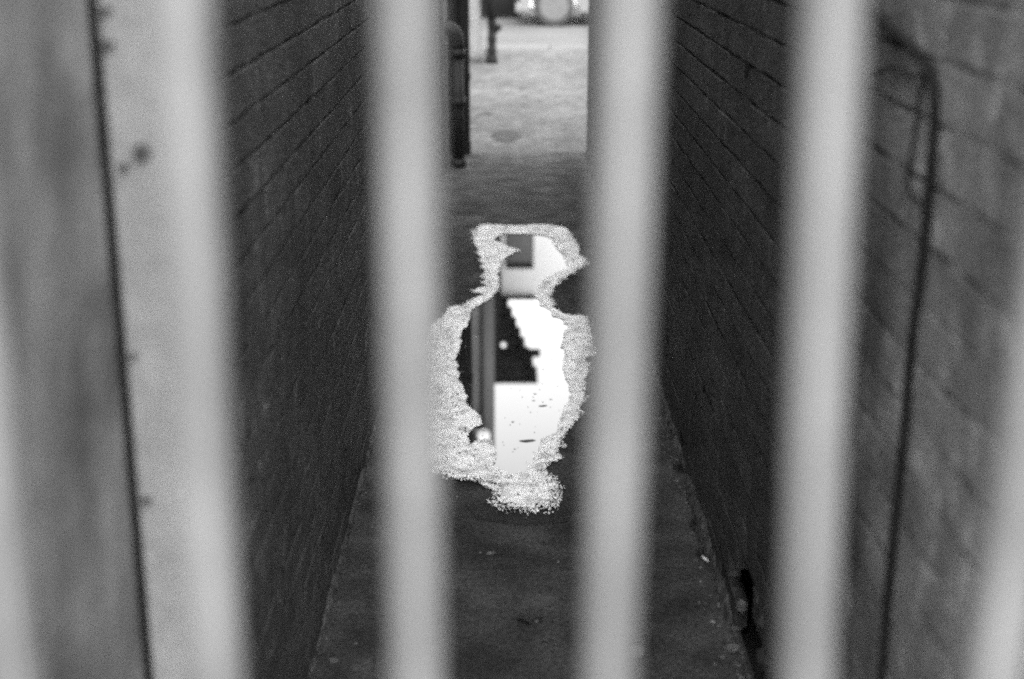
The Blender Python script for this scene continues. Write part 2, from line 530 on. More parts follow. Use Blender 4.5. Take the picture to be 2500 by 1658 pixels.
    # end of the wall towards the street
    for c in range(nc):
        z = (c + 0.5) * COURSE
        x = 0.0 if c % 2 else BL / 2
        if c % 2 == 0:
            v, f = half[c % NVAR]; b = len(V)
            V += [(-sgn * (yy + BL / 4 + 0.004), -xx, zz + z) for xx, yy, zz in v]
            F += [tuple(b + q for q in (ff if sgn < 0 else ff[::-1])) for ff in f]
        while x < OUT - BL:
            v, f = full[(c * 7 + int(x * 40)) % NVAR]; b = len(V)
            V += [(-sgn * (x + BL / 2 + yy), -xx, zz + z) for xx, yy, zz in v]
            F += [tuple(b + q for q in (ff if sgn < 0 else ff[::-1])) for ff in f]
            x += BL
    bw_ = link('brickwork', mesh_py('brickwork', V, F), 'brick_%s_far' % side, root)
    bw_['kind'] = 'stuff'
    return root
wall_l = make_wall('left')
wall_r = make_wall('right')

box('cavity_shade', -0.002, 0.345, HOLE[0] - Y0 - 0.02, HOLE[1] - Y0 + 0.9, -0.045, -0.024, 'black_pipe', wall_r)  # near-black slab added to put deep shade into the floor of the hole
# broken bricks and crumbling mortar round the hole (parts of the right wall)
def lump(seed, sx, sy, sz, sub=2, rough=0.35):
    bm = bmesh.new()
    bmesh.ops.create_icosphere(bm, subdivisions=sub, radius=1)
    off = Vector((seed * 3.7, seed * 1.3, seed * 2.1))
    for v in bm.verts:
        d = 1 + rough * mnoise.noise(v.co * 1.6 + off) + 0.18 * mnoise.noise(v.co * 4 + off)
        v.co = Vector((v.co.x * sx * d, v.co.y * sy * d, v.co.z * sz * d))
    return bm
for k, (u, v, s) in enumerate([(1808, 1480, .014), (1862, 1462, .02), (1874, 1520, .020),
                               (1874, 1610, .026)]):
    p = on_plane_x(u, v, XR + 0.01)
    bm = lump(30 + k, s * 0.7, s * 1.1, s * 1.2)
    o = obj_bm('broken_brick', bm, 'rubble' if k == 0 else 'brick_right', wall_r)
    o.location = (0.012, p.y - Y0, max(p.z, 0.0)); o.rotation_euler = (rng.random(), rng.random(), rng.random())

def fillet(root, X, sgn, y0, y1, hmax, wmax, seed, skip=None):
    n = int((y1 - y0) / 0.022); V, F = [], []
    for i in range(n + 1):
        y = y0 + (y1 - y0) * i / n
        a = 0.5 + 0.5 * mnoise.noise((y * 5, seed, 1)) + 0.45 * mnoise.noise((y * 19, seed, 2))
        if skip and skip[0] < y < skip[1]: a = 0.05
        a = max(0.06, min(1.2, a))
        b = max(0.1, 0.55 + 0.7 * mnoise.noise((y * 23, seed, 9)))
        for (fx, fz) in ((0, 1), (0.35 * b, 0.7), (0.55, 0.25 + 0.3 * b), (1.0, 0.0)):
            V.append((sgn * (fx * wmax * a + 0.0015 if fx else -0.004) , y - Y0 + 0.006 * mnoise.noise((y * 40, fx * 7, seed)), fz * hmax * a + (0 if fz else -0.006) + 0.004 * mnoise.noise((y * 33, fz * 9, seed))))
    for i in range(n):
        for k in range(3):
            q = (i * 4 + k, i * 4 + k + 1, i * 4 + k + 5, i * 4 + k + 4)
            F.append(q if sgn < 0 else q[::-1])
    return link('mortar_fillet', mesh_py('mortar_fillet', V, F), 'fillet', root)
M['fillet'] = material('fillet', 0.018, 0.07, scale=24, rough=0.95, spec=0.1, bump=0.012, bump_scale=70, lo=0.35, hi=0.7)
fillet(wall_r, XR, -1, 1.3, 9.6, 0.075, 0.032, 4.2, HOLE)
fillet(wall_l, XL, 1, 1.3, 9.0, 0.035, 0.018, 7.7)

# ------------------------------------------------------------------ gate of round bars right in front of the lens
GY = 0.72
gate = tag(empty('steel_gate', (0.03, GY, 0)), 'pale painted steel gate of upright round bars, close to the viewer', 'gate')
bars = [(-140, 30), (439, 530), (990, 1018), (1536, 1486), (2033, 1965), (2655, 2425)]
GT, GB = 2.15, 0.10
ends = []
for ut, ub in bars:
    a, b = on_plane_y(ut, 0, GY), on_plane_y(ub, 1658, GY)
    d = (b - a) / (b.z - a.z)
    ends.append((a + d * (GT - a.z), a + d * (GB - a.z)))
for xt in (-0.39, 0.42):
    ends.append((Vector((xt, GY, GT)), Vector((xt, GY, GB))))
for k, (t_, b_) in enumerate(ends):
    n = 26
    pts = []
    for i in range(n + 1):
        p = b_.lerp(t_, i / n) - Vector((0.03, GY, 0))
        p.x += 0.0016 * mnoise.noise((k * 5.3, p.z * 4, 0.4)) + 0.0006 * mnoise.noise((k * 5.3, p.z * 14, 4))
        pts.append(p)
    rad = [0.0156 * (1 + 0.03 * mnoise.noise((k * 9.1, p.z * 9, 2))) for p in pts]
    tube('bar', pts, rad, 'gate_paint', gate, 20)
for xs in (-0.52, 0.56):
    box('stile', xs - 0.03, xs + 0.03, -0.03, 0.03, 0, GT + 0.04, 'gate_paint', gate, 0.004)
for z in (GT, GB):
    box('rail', -0.49, 0.53, -0.022, 0.022, z - 0.024, z + 0.024, 'gate_paint', gate, 0.004)

M['plaster'] = material('plaster', 0.06, 0.15, scale=6, rough=0.9, spec=0.1, bump=0.004, bump_scale=40, blotch=(3, 0.85, 1.15))
bm = bmesh.new(); add_box(bm, -0.01, 0.005, 0.002, 0.335, 0.0, 2.6, 0.002)
obj_bm('plaster_coat', bm, 'plaster', wall_l)
# ------------------------------------------------------------------ pale post against the left wall
PY = 1.49
pl = on_plane_y(303, 829, PY).x
post = tag(empty('gate_post', (pl + 0.045, PY, 0)), 'pale flat-faced post with dark bolts, upright against the left wall', 'post')
bm = bmesh.new(); add_box(bm, -0.045, 0.042, 0, 0.06, 0, 2.2, 0.004, 2)
obj_bm('shaft', bm, 'post_paint', post)
bm = bmesh.new(); add_box(bm, -0.05, 0.047, -0.004, 0.064, 2.2, 2.225, 0.006, 2)
obj_bm('cap', bm, 'post_paint', post)
for (u, v, r_) in [(259, 26, .006), (265, 111, .007), (347, 373, .0105), (304, 408, .006), (327, 870, .005), (359, 1221, .006)]:
    p = on_plane_y(u, v, PY)
    bm = bmesh.new()
    bmesh.ops.create_cone(bm, cap_ends=True, segments=8, radius1=r_, radius2=r_ * 0.7, depth=0.008,
                          matrix=Matrix.Translation((p.x - pl - 0.045, -0.003, p.z)) @ Matrix.Rotation(R(90), 4, 'X'))
    obj_bm('bolt', bm, 'rust', post)
# near-black strip painting the shade of the gap between post and wall
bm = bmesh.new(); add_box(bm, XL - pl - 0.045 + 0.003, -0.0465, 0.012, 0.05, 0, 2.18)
obj_bm('gap_shade', bm, 'cable', post)

# ------------------------------------------------------------------ cables on the right wall
def wall_path(pts, off):
    out = []
    for (u, v) in pts:
        p = on_plane_x(u, v, XR - off)
        out.append(p)
    return smooth_path(out, 7)
main = [(2128, 25), (2150, 45), (2195, 85), (2240, 128), (2268, 165), (2281, 230), (2277, 340), (2262, 520), (2244, 690), (2226, 830), (2204, 1080), (2178, 1330), (2149, 1658)]
pth = wall_path(main, 0.009)
d = (pth[-1] - pth[-4]).normalized()
tail = pth[-1].copy()
tail2 = Vector((tail.x, tail.y - 0.0, 0.0))
pth = pth + [tail.lerp(tail2, k / 6) for k in range(1, 7)]
d0 = (pth[0] - pth[3]).normalized()
pth = [pth[0] + d0 * 0.35 + Vector((0, .1, .1)), pth[0] + d0 * 0.15] + pth
o = tube('electric_cable', pth, 0.0058, 'cable', None, 10)
tag(o, 'thick black cable bending then running straight down the right brick wall', 'cable')
thin = [(2272, 175), (2250, 215), (2237, 290), (2229, 345), (2222, 400), (2215, 440), (2220, 470), (2236, 488), (2262, 500)]
o = tube('thin_wire', wall_path(thin, 0.008), 0.0027, 'cable', None, 8)
tag(o, 'thin dark wire looping beside the thick cable on the right wall', 'wire')
thin2 = [(2130, 185), (2155, 170), (2190, 165), (2225, 185), (2258, 180)]
o = tube('thin_wire', wall_path(thin2, 0.0075), 0.0027, 'cable', None, 8)
tag(o, 'short dark wire branching sideways from the bend of the black cable', 'wire')

# ------------------------------------------------------------------ puddle, scum and damp rim
c2 = lambda x, y: (1000 + x * .287, 450 + y * .287)
c3 = lambda x, y: (1000 + x * .29976, 850 + y * .29976)
outer_px = [c2(*p) for p in [(590, 355), (660, 350), (850, 358), (1130, 345), (1260, 360), (1370, 400), (1400, 470), (1450, 545), (1470, 620), (1540, 680),
            (1380, 770), (1270, 830), (1220, 920), (1190, 960), (1230, 1050), (1330, 1110), (1500, 1140), (1550, 1250), (1560, 1450)]]
outer_px += [c3(*p) for p in [(1480, 100), (1450, 300), (1430, 400), (1410, 510), (1370, 600), (1280, 700), (1230, 790), (1250, 910), (1130, 960), (1140, 1030),
             (1260, 1150), (1280, 1300), (1200, 1350), (1000, 1385), (800, 1385), (640, 1330), (580, 1270), (600, 1180), (560, 1130), (480, 1100),
             (380, 1100), (200, 1040), (60, 960), (-50, 700), (-20, 400), (60, 150)]]
outer_px += [c2(*p) for p in [(90, 1380), (190, 1180), (330, 1060), (500, 1010), (600, 950), (520, 915), (650, 880), (620, 780), (570, 600), (540, 460)]]
water_px = [c2(*p) for p in [(765, 905), (680, 980), (530, 1080), (500, 1180), (440, 1260), (410, 1400), (390, 1500)]]
water_px += [c3(*p) for p in [(385, 0), (380, 120), (390, 200), (430, 320), (450, 400), (450, 490), (530, 540), (590, 570), (560, 640), (480, 720), (490, 800),
             (570, 770), (640, 760), (690, 830), (690, 960), (730, 1000), (840, 1030), (950, 1025), (1000, 930), (1050, 800), (1080, 750), (1180, 690),
             (1230, 600), (1260, 500), (1310, 400), (1300, 300), (1250, 200), (1240, 100), (1250, 0)]]
water_px += [c2(*p) for p in [(1290, 1400), (1320, 1270), (1330, 1200), (1210, 1120), (1100, 1020), (1070, 960), (1110, 860), (1180, 790), (1350, 730),
             (1350, 700), (1300, 600), (1210, 500), (1180, 445), (1060, 432), (800, 432), (715, 475), (850, 550), (930, 570), (830, 620), (780, 690), (752, 740), (758, 860)]]
outer = [tuple(on_ground(*p).xy) for p in outer_px]
water = [tuple(on_ground(*p).xy) for p in water_px]
GX0, GX1 = XL + 0.005, XR - 0.005
gy0, gy1 = min(p[1] for p in outer) - 0.15, max(p[1] for p in outer) + 0.2
DX, DY = 0.0024, 0.0050
gx = np.arange(GX0, GX1, DX); gy = np.arange(gy0, gy1, DY)
PX, PYg = np.meshgrid(gx, gy)
so = poly_sd(PX, PYg, outer)
sw = poly_sd(PX, PYg, water)
n_big = fbm(PX * 14, PYg * 9, 4, 3) - 0.5
n_fine = fbm(PX * 60, PYg * 40, 3, 9) - 0.5
n_v = fbm(PX * 150, PYg * 100, 2, 31) - 0.5
crack = np.abs(fbm(PX * 22, PYg * 14, 4, 21) - 0.5)
near_fade = np.clip((PYg - gy0 - 0.15) / 0.45, 0, 1)          # scum thins out at the near tip
n_sc = fbm(PX * 30, PYg * 17, 2, 63) - 0.5
f_out = so + 0.045 * n_big + 0.045 * n_sc + 0.022 * n_fine + 0.012 * n_v
f_wat = -sw + 0.016 * n_big + 0.022 * n_sc + 0.014 * n_fine + 0.006 * n_v
keep = (f_out > 0) & (f_wat > 0) & (np.abs(PX) < 2)
crack2 = np.abs(fbm(PX * 48, PYg * 26, 3, 41) - 0.5)
n_w = vnoise(PX * 210, PYg * 110, 55) - 0.5
keep &= ~((crack < 0.006) & (n_fine < 0.10))
keep &= ~((crack2 < 0.010) & (n_big < -0.02))
keep &= ~((n_v > 0.26) & (n_fine > 0.08))
thin = np.clip(1 - so / (0.02 + 0.10 * (1 - near_fade)), 0, 1)           # scum frays towards its rim
n_x = vnoise(PX * 340, PYg * 165, 91) - 0.5
keep &= ~(n_x + 0.35 * n_fine + 0.3 * n_w > 0.52 - (0.48 + 0.45 * (1 - near_fade)) * thin)
# floating specks out on the open water
spk = (vnoise(PX * 95, PYg * 60, 77) > 0.965) & (sw > 0.0) & (sw < 0.07) & (n_big > -0.02)
keep |= spk
hz = np.minimum(np.minimum(f_out, np.where(sw > 0, 0.004, f_wat)), 0.03)
hz = 0.0045 + 0.10 * np.clip(hz, 0, 0.03) + 0.0022 * (n_sc + 0.5) + 0.0010 * (n_fine + 0.5)
idx = -np.ones(PX.shape, np.int64)
cell = keep[:-1, :-1]
need = np.zeros(PX.shape, bool)
for a in (0, 1):
    for b in (0, 1):
        need[a:PX.shape[0] - 1 + a, b:PX.shape[1] - 1 + b] |= cell
idx[need] = np.arange(need.sum())
jx = (np.random.RandomState(3).rand(*PX.shape) - 0.5) * DX * 0.5
jy = (np.random.RandomState(4).rand(*PX.shape) - 0.5) * DY * 0.5
V = np.stack([(PX + jx)[need], (PYg + jy)[need], hz[need]], 1)
q = np.stack([idx[:-1, :-1][cell], idx[:-1, 1:][cell], idx[1:, 1:][cell], idx[1:, :-1][cell]], 1)
me = bpy.data.meshes.new('pond_scum')
me.vertices.add(len(V)); me.vertices.foreach_set('co', V.ravel())
me.loops.add(len(q) * 4); me.loops.foreach_set('vertex_index', q.ravel().astype(np.int32))
me.polygons.add(len(q))
me.polygons.foreach_set('loop_start', np.arange(0, len(q) * 4, 4, dtype=np.int32))
me.polygons.foreach_set('loop_total', np.full(len(q), 4, np.int32))
me.update(calc_edges=True); me.validate()
me.polygons.foreach_set('use_smooth', [True] * len(me.polygons))
o = link('pond_scum', me, 'foam')
tag(o, 'pale crusted scum ringing the puddle on the alley floor', 'scum', kind='stuff')

def grid_sheet(name, mask, z, m, zfun=None):
    idx = -np.ones(PX.shape, np.int64); cell = mask[:-1, :-1]
    need = np.zeros(PX.shape, bool)
    for a in (0, 1):
        for b in (0, 1):
            need[a:PX.shape[0] - 1 + a, b:PX.shape[1] - 1 + b] |= cell
    idx[need] = np.arange(need.sum())
    V = np.stack([PX[need], PYg[need], np.full(need.sum(), z)], 1)
    q = np.stack([idx[:-1, :-1][cell], idx[:-1, 1:][cell], idx[1:, 1:][cell], idx[1:, :-1][cell]], 1)
    return link(name, mesh_py(name, V.tolist(), [tuple(x) for x in q.tolist()]), m)
wmask = (so > 0.012 + 0.02 * n_fine) & ((PYg > on_ground(1250, 1195).y) | (sw > -0.02))
tag(grid_sheet('puddle', wmask | (sw > -0.015), 0.0030, 'water'), kind='structure')
dmask = (so + 0.05 * n_big + 0.05 * n_fine > -0.040) & (PYg < on_ground(1250, 1215).y + 0.25 * n_big + 0.12 * n_fine)
tag(grid_sheet('damp_rim', dmask, 0.0011, 'damp'), kind='structure')

V, F = [], []
r = random.Random(9)
bits = [(c3(960, 763), .030), (c3(1085, 478), .016), (c3(1150, 425), .006), (c3(1010, 435), .006), (c3(1020, 380), .008), (c3(770, 260), .004), (c3(935, 288), .004), (c3(850, 225), .004), (c3(880, 208), .004), (c3(700, 213), .005), (c3(480, 345), .012), (c3(420, 200), .014), (c3(840, 610), .005)]
for _ in range(60):
    bits.append((c3(r.uniform(480, 1230), r.uniform(0, 900)), r.uniform(.0012, .003)))
for (u, v), s_ in bits:
    p = on_ground(u, v)
    b = len(V); n = 7; a0 = r.uniform(-.3, .3); asp = r.uniform(.18, .4) if s_ > .005 else .8
    V.append((p.x, p.y, 0.0050))
    for k in range(n):
        a = 2 * math.pi * k / n; q = r.uniform(.7, 1.15)
        x_, y_ = s_ * q * math.cos(a), s_ * q * asp * math.sin(a) * 1.6
        V.append((p.x + x_ * math.cos(a0) - y_ * math.sin(a0), p.y + x_ * math.sin(a0) + y_ * math.cos(a0), 0.0034))
    F += [(b, b + 1 + k, b + 1 + (k + 1) % n) for k in range(n)]
o = link('floating_debris', mesh_py('floating_debris', V, F), 'leaf')
tag(o, 'specks of leaf and dirt floating on the puddle', 'debris', kind='stuff')

# ------------------------------------------------------------------ small things on the floor
def ground_thing(name, u, v, bm, m, label, cat, group=None, smooth=False, dz=0.0):
    p = on_ground(u, v)
    o = obj_bm(name, bm, m, None, smooth); o.location = (p.x, p.y, dz)
    return tag(o, label, cat, group)
p = on_ground(1724, 1372)
cig = tag(empty('cigarette_butt', (p.x, p.y, 0.006)), 'white cigarette butt lying at the foot of the right wall', 'cigarette')
cig.rotation_euler = (0, 0, R(118))
tube('paper', [(-0.004, 0, 0), (0.018, 0, 0.001)], 0.0042, 'paper', cig, 10)
tube('filter', [(-0.017, 0, -0.0005), (-0.0045, 0, 0)], 0.0042, 'filter', cig, 10)
ground_thing('pebble', 1556, 1598, lump(3, 0.020, 0.022, 0.014, 3, 0.2), 'pebble', 'round dark pebble peeping out from behind a gate bar', 'pebble', smooth=True, dz=0.008)
bm = bmesh.new()                                   # crumpled leaf
for i in range(9):
    t = i / 8; w = 0.016 * math.sin(math.pi * min(1, t * 0.95 + 0.03)) + 0.0006
    bm.verts.new((t * 0.06 - 0.03, -w, 0.006 + 0.006 * math.sin(t * 7)))
    bm.verts.new((t * 0.06 - 0.03, 0, 0.002 + 0.002 * math.sin(t * 5)))
    bm.verts.new((t * 0.06 - 0.03, w, 0.007 + 0.006 * math.cos(t * 6)))
bm.verts.ensure_lookup_table()
for i in range(8):
    for k in (0, 1):
        a = i * 3 + k
        bm.faces.new((bm.verts[a], bm.verts[a + 3], bm.verts[a + 4], bm.verts[a + 1]))
bmesh.ops.solidify(bm, geom=bm.faces[:], thickness=0.0008)
ground_thing('dead_leaf', 1293, 1518, bm, 'leaf', 'dark crumpled leaf on the near floor between the middle bars', 'leaf', dz=0.0)
bm = bmesh.new(); add_tube(bm, [(-0.02, -0.012, 0.004), (-0.012, 0.002, 0.008), (0, 0.01, 0.007), (0.012, 0.008, 0.004)], [0.003, 0.0035, 0.003, 0.0018], 6)
add_tube(bm, [(-0.012, 0.002, 0.008), (-0.002, -0.006, 0.004)], [0.003, 0.002], 6)
ground_thing('twig', 1340, 1568, bm, 'leaf', 'small bent dark twig on the near floor below the leaf', 'twig')
frag = [(1797, 1536, .012, 'small grey lump of mortar just beyond the dark hole'),
        (1786, 1588, .020, 'largest grey mortar lump on the floor beside the dark hole'),
        (1764, 1606, .008, 'tiny mortar crumb on the floor left of the largest lump'),
        (815, 1614, .010, 'small pale chip of mortar by itself near the left wall foot')]
for k, (u, v, s, lab) in enumerate(frag):
    ground_thing('mortar_fragment', u, v, lump(60 + k, s, s * 0.75, s * 0.45, 2, 0.75), 'rubble', lab, 'rubble', 'mortar fragments on the alley floor', dz=s * 0.25)
def tuft(u, v, n, size, seed, label):
    r = random.Random(seed); bm = bmesh.new()
    for k in range(n):
        a = r.uniform(0, 2 * math.pi); rr = size * math.sqrt(r.random()) * 0.7
        x, y = rr * math.cos(a), rr * math.sin(a) * 1.4
        h_ = size * r.uniform(0.3, 0.9); lean = r.uniform(0.2, 0.9) * h_
        la = r.uniform(0, 2 * math.pi); w = size * 0.09
        p0 = Vector((x, y, 0)); p1 = p0 + Vector((math.cos(la) * lean * .4, math.sin(la) * lean * .4, h_ * .7)); p2 = p0 + Vector((math.cos(la) * lean, math.sin(la) * lean, h_))
        s_ = Vector((-math.sin(la), math.cos(la), 0)) * w
        a0, a1, b0, b1, t_ = [bm.verts.new(q) for q in (p0 - s_, p0 + s_, p1 - s_, p1 + s_, p2)]
        bm.faces.new((a0, a1, b1, b0)); bm.faces.new((b0, b1, t_))
    ground_thing('moss_tuft', u, v, bm, 'moss', label, 'moss', dz=0.0)
tuft(1660, 1147, 70, 0.028, 1, 'dark moss tuft at the right wall foot, farther off than the cigarette butt')
tuft(1703, 1288, 90, 0.030, 2, 'dark moss tuft just beyond the cigarette butt')
tuft(1712, 1352, 60, 0.022, 3, 'dark moss tuft touching the cigarette butt')
# grit and chips: too many to count
V, F = [], []
r = random.Random(5)
def add_chip(x, y, z, s):
    b = len(V)
    pts = [(1, 0, 0), (-.6, .8, 0), (-.5, -.9, 0), (0.1, 0, .8)]
    a = r.uniform(0, 6.3)
    for px_, py_, pz_ in pts:
        k = r.uniform(.6, 1.2)
        V.append((x + s * k * (px_ * math.cos(a) - py_ * math.sin(a)), y + s * k * (px_ * math.sin(a) + py_ * math.cos(a)), z + s * k * pz_))
    F.extend([(b, b + 1, b + 3), (b + 1, b + 2, b + 3), (b + 2, b, b + 3), (b, b + 2, b + 1)])
for k in range(420):                                   # along the foot of the right wall
    y = r.uniform(2.3, 7.5)
    x = XR - abs(r.gauss(0, 0.022)) - 0.002
    add_chip(x, y, -0.001, r.uniform(.0015, .007) * (1.4 if y < 3.6 else 1))
for k in range(200):
    y = r.uniform(2.3, 8.5)
    add_chip(XL + abs(r.gauss(0, 0.02)) + 0.002, y, -0.001, r.uniform(.001, .0045))
for k in range(260):
    add_chip(r.uniform(XL, XR), r.uniform(2.3, 9.4), -0.001, r.uniform(.0008, .0032) * (2 if r.random() < .06 else 1))
for (u, v, s) in [(1172, 1350, .006), (1197, 1351, .011), (1205, 1350, .008), (1363, 1372, .006), (1310, 1520, .009), (1117, 1213, .006), (1143, 1234, .006), (1285, 1265, .004), (908, 1287, .004), (842, 1276, .004)]:
    q_ = on_ground(u, v); add_chip(q_.x, q_.y, 0.0, s)
o = link('floor_grit', mesh_py('floor_grit', V, F), 'grit')
tag(o, 'loose grit and mortar chips scattered along the alley floor', 'grit', kind='stuff')

# ------------------------------------------------------------------ pipes at the far end of the left wall
PYs = 9.10
px_ = on_plane_y(1117, 300, PYs).x
soil = tag(empty('drain_pipe', (px_, PYs, 0)), 'grey drain pipe with rounded elbow at the far end of the left wall', 'pipe')
zt = on_plane_y(1117, 70, PYs).z
tube('pipe', [(0, 0, 0), (0, 0, zt - 0.13)], 0.042, 'pipe_grey', soil, 20)
bend = [(0, 0, zt - 0.14)] + [(-0.06 + 0.06 * math.cos(a), 0.0, zt - 0.08 + 0.08 * math.sin(a)) for a in [R(x) for x in range(0, 91, 10)]] + [(XL - px_ - 0.02, 0.0, zt)]
tube('elbow', bend, 0.047, 'pipe_grey', soil, 20)
for z in (zt - 0.15, 0.42, 0.03):
    tube('collar', [(0, 0, z - 0.025), (0, 0, z + 0.025)], 0.055, 'pipe_grey', soil, 20)
box('added_dark_panel', XL - px_ + 0.003, XL - px_ + 0.02, -0.35, 0.45, 0.004, 2.6, 'black_pipe', soil)  # black panel added to darken the wall behind the pipe
PYd = 9.62
x0, x1 = on_plane_y(1121, 200, PYd).x, on_plane_y(1147, 200, PYd).x
down = tag(empty('downpipe', ((x0 + x1) / 2, PYd, 0)), 'black square downpipe at the far left corner of the alley exit', 'pipe')
w = (x1 - x0) / 2
obj = box('pipe', -w, w, -0.04, 0.045, 0, 3.6, 'black_pipe', down, 0.006)
for z in (0.5, 1.6, 2.5):
    box('bracket', -w - 0.006, w + 0.006, -0.046, 0.05, z, z + 0.04, 'black_pipe', down)
box('shoe', -w - 0.004, w + 0.004, -0.045, 0.055, 0, 0.09, 'black_pipe', down, 0.004)
box('wall_plate', XL - (x0 + x1) / 2 + 0.002, -w - 0.001, -0.02, 0.03, 0, 3.55, 'black_pipe', down)

# ------------------------------------------------------------------ yard: lamp post and pale tree
LY = 15.5
lb = on_ground(1201, 155)
lx = on_plane_y(1193, 40, LY).x
lamp = tag(empty('lamp_post', (lb.x, LY, 0)), 'dark cast-iron lamp post with ringed base beyond the alley exit', 'lamp post')
lathe('base', [(.062, 0), (.062, .05), (.050, .06), (.048, .12), (.054, .13), (.054, .15), (.045, .16), (.044, .24), (.052, .25), (.052, .27), (.042, .29), (.041, .40), (.050, .41), (.050, .44), (.040, .46)], 'iron', lamp)
tube('lower_shaft', [(0, 0, .44), (-0.028, 0, .75), (-0.045, 0, 1.1), (-0.05, 0, 1.6)], [.045, .05, .055, .06], 'iron', lamp, 16)
tube('shaft', [(-0.05, 0, 1.6), (-0.05, 0, 4.5)], [.066, .066], 'shaft_grey', lamp, 16)
bm = bmesh.new(); bmesh.ops.create_uvsphere(bm, u_segments=12, v_segments=8, radius=.036, matrix=Matrix.Translation((.072, 0, .375)))
add_tube(bm, [(.03, 0, .32), (.072, 0, .37)], .024, 8)
obj_bm('side_outlet', bm, 'iron', lamp, True)
gp = mirrored(1186, 1054, LY)
bm = bmesh.new(); bmesh.ops.create_uvsphere(bm, u_segments=16, v_segments=12, radius=.075, matrix=Matrix.Translation((gp.x - lb.x - 0.02, -0.14, gp.z)))
obj_bm('globe', bm, 'lamp_glow', lamp, True)
tube('bracket', [(-0.05, 0, gp.z + .16), (-0.05, -0.10, gp.z + .15), (gp.x - lb.x - 0.02, -0.14, gp.z + .05)], .014, 'iron', lamp, 8)
lathe('finial', [(.06, 4.5), (.075, 4.52), (.05, 4.58), (.02, 4.66), (.004, 4.72)], 'iron', lamp).location = (-0.05, 0, 0)

ty = 15.6
tb = on_ground(1160, 158)
tree = tag(empty('bare_tree', (tb.x, ty, 0)), 'pale rough trunk standing just left of the lamp post', 'tree')
pts, rad = [], []
for i in range(34):
    z = i * 0.13
    x = -0.01 + 0.03 * mnoise.noise((0.3, z * 0.7, 1)) + 0.02 * max(0, 0.4 - z) - 0.006 * z
    pts.append((x, 0.03 * mnoise.noise((5, z * .7, 1)), z))
    rad.append(0.082 * (1 - 0.10 * z) * (1 + 0.08 * mnoise.noise((2, z * 3, 8))) + 0.03 * max(0, 0.25 - z))
bm = bmesh.new(); add_tube(bm, pts, rad, 16)
add_tube(bm, [(0.055, -0.03, 0.24), (0.078, -0.04, 0.14), (0.10, -0.05, -0.02)], [.02, .038, .045], 10)
obj_bm('trunk', bm, 'bark', tree, True)
top = Vector(pts[-1]); r = random.Random(3)
for k in range(7):
    bm = bmesh.new()
    a = R(100 + k * 28 + r.uniform(-8, 8))
    d = Vector((math.cos(a) * .8, math.sin(a) * .8, r.uniform(.9, 1.5))).normalized()
    L = r.uniform(1.4, 2.2)
    p = top - Vector((0, 0, r.uniform(0.02, .5)))
    line = [p + d * L * t + Vector((0, 0, .25 * t * t)) for t in (0, .2, .4, .6, .8, 1)]
    add_tube(bm, line, [.035, .03, .024, .018, .012, .005], 7)
    for t in range(2, 6):
        for s in range(3):
            dd = (d + Vector((r.uniform(-.8, .8), r.uniform(-.8, .8), r.uniform(-.1, .8)))).normalized()
            add_tube(bm, [line[t], line[t] + dd * .3, line[t] + dd * .6 + Vector((0, 0, .1))], [.009, .006, .002], 5)
    obj_bm('limb', bm, 'bark', tree, True)

# ------------------------------------------------------------------ across the road
DYB = 22.75                                     # dark building, seen upside down in the puddle
dark = tag(empty('dark_building', (-4, DYB, 0)), 'dark brick building with stepped corbels across the road, mirrored in the puddle', 'building')
xe = mirrored(1222, 735, DYB).x
ztop = mirrored(1260, 938, DYB).z
o = box('wall', -9, xe, DYB, DYB + 6, -0.04, ztop, 'dark_brick', None); o.parent = dark; o.location = (4, -DYB, 0)
xp = on_ground(1270, 37).x
o = box('porch', -3.2, xp, DYB - 0.35, DYB - 0.002, -0.04, 2.5, 'dark_brick', None); o.parent = dark; o.location = (4, -DYB, 0)
za, zb = mirrored(1236, 738, DYB).z, ztop
xb_ = mirrored(1318, 930, DYB).x; xa_ = mirrored(1236, 738, DYB).x
NS = 8
for i in range(NS):
    z0 = za + (zb - za) * i / NS; z1 = za + (zb - za) * (i + 1) / NS
    xx = xa_ + (xb_ - xa_) * (i + 0.5) / NS
    o = box('corbel', xe - 0.3, xx, DYB - 0.004 - 0.001 * i, DYB + 0.8, z1 - 0.065, z1 - 0.001, 'dark_brick', None, 0.02, 2); o.parent = dark; o.location = (4, -DYB, 0)
    o = box('corbel_neck', xe - 0.3, xx - 0.20, DYB + 0.01, DYB + 0.78, z0 - 0.002, z1 - 0.066, 'dark_brick', None, 0.03, 2); o.parent = dark; o.location = (4, -DYB, 0)
zl = mirrored(1290, 868, DYB)
o = box('ledge', xe, zl.x + 0.2, DYB - 0.05, DYB + 0.3, zl.z - .02, zl.z + .02, 'dark_brick', None); o.parent = dark; o.location = (4, -DYB, 0)
o = box('tower', -9, mirrored(1178, 960, DYB).x, DYB + 0.5, DYB + 5, ztop - 0.002, ztop + 3, 'dark_brick', None); o.parent = dark; o.location = (4, -DYB, 0)
for i in range(3):
    for z in (0.9, 3.7):
        x = -3.6 - i * 1.7
        wn = box('window', x, x + 0.9, DYB - 0.03, DYB + 0.02, z, z + 1.2, 'dark_trim', None); wn.parent = dark; wn.location = (4, -DYB, 0)
        pn = box('pane', x + .07, x + .83, DYB - 0.036, DYB - 0.02, z + .07, z + 1.13, 'window_glass', None); pn.parent = wn
fl = mirrored(1229, 840, DYB)
fld = tag(empty('wall_lamp', (fl.x, DYB - 0.06, fl.z)), 'small lit lamp on the dark wall, mirrored in the puddle', 'lamp')
bm = bmesh.new(); bmesh.ops.create_uvsphere(bm, u_segments=14, v_segments=10, radius=.042)
obj_bm('bulb', bm, 'lamp_glow', fld, True)
box('bracket', -.03, .03, .03, .06, -.05, .05, 'dark_trim', fld)

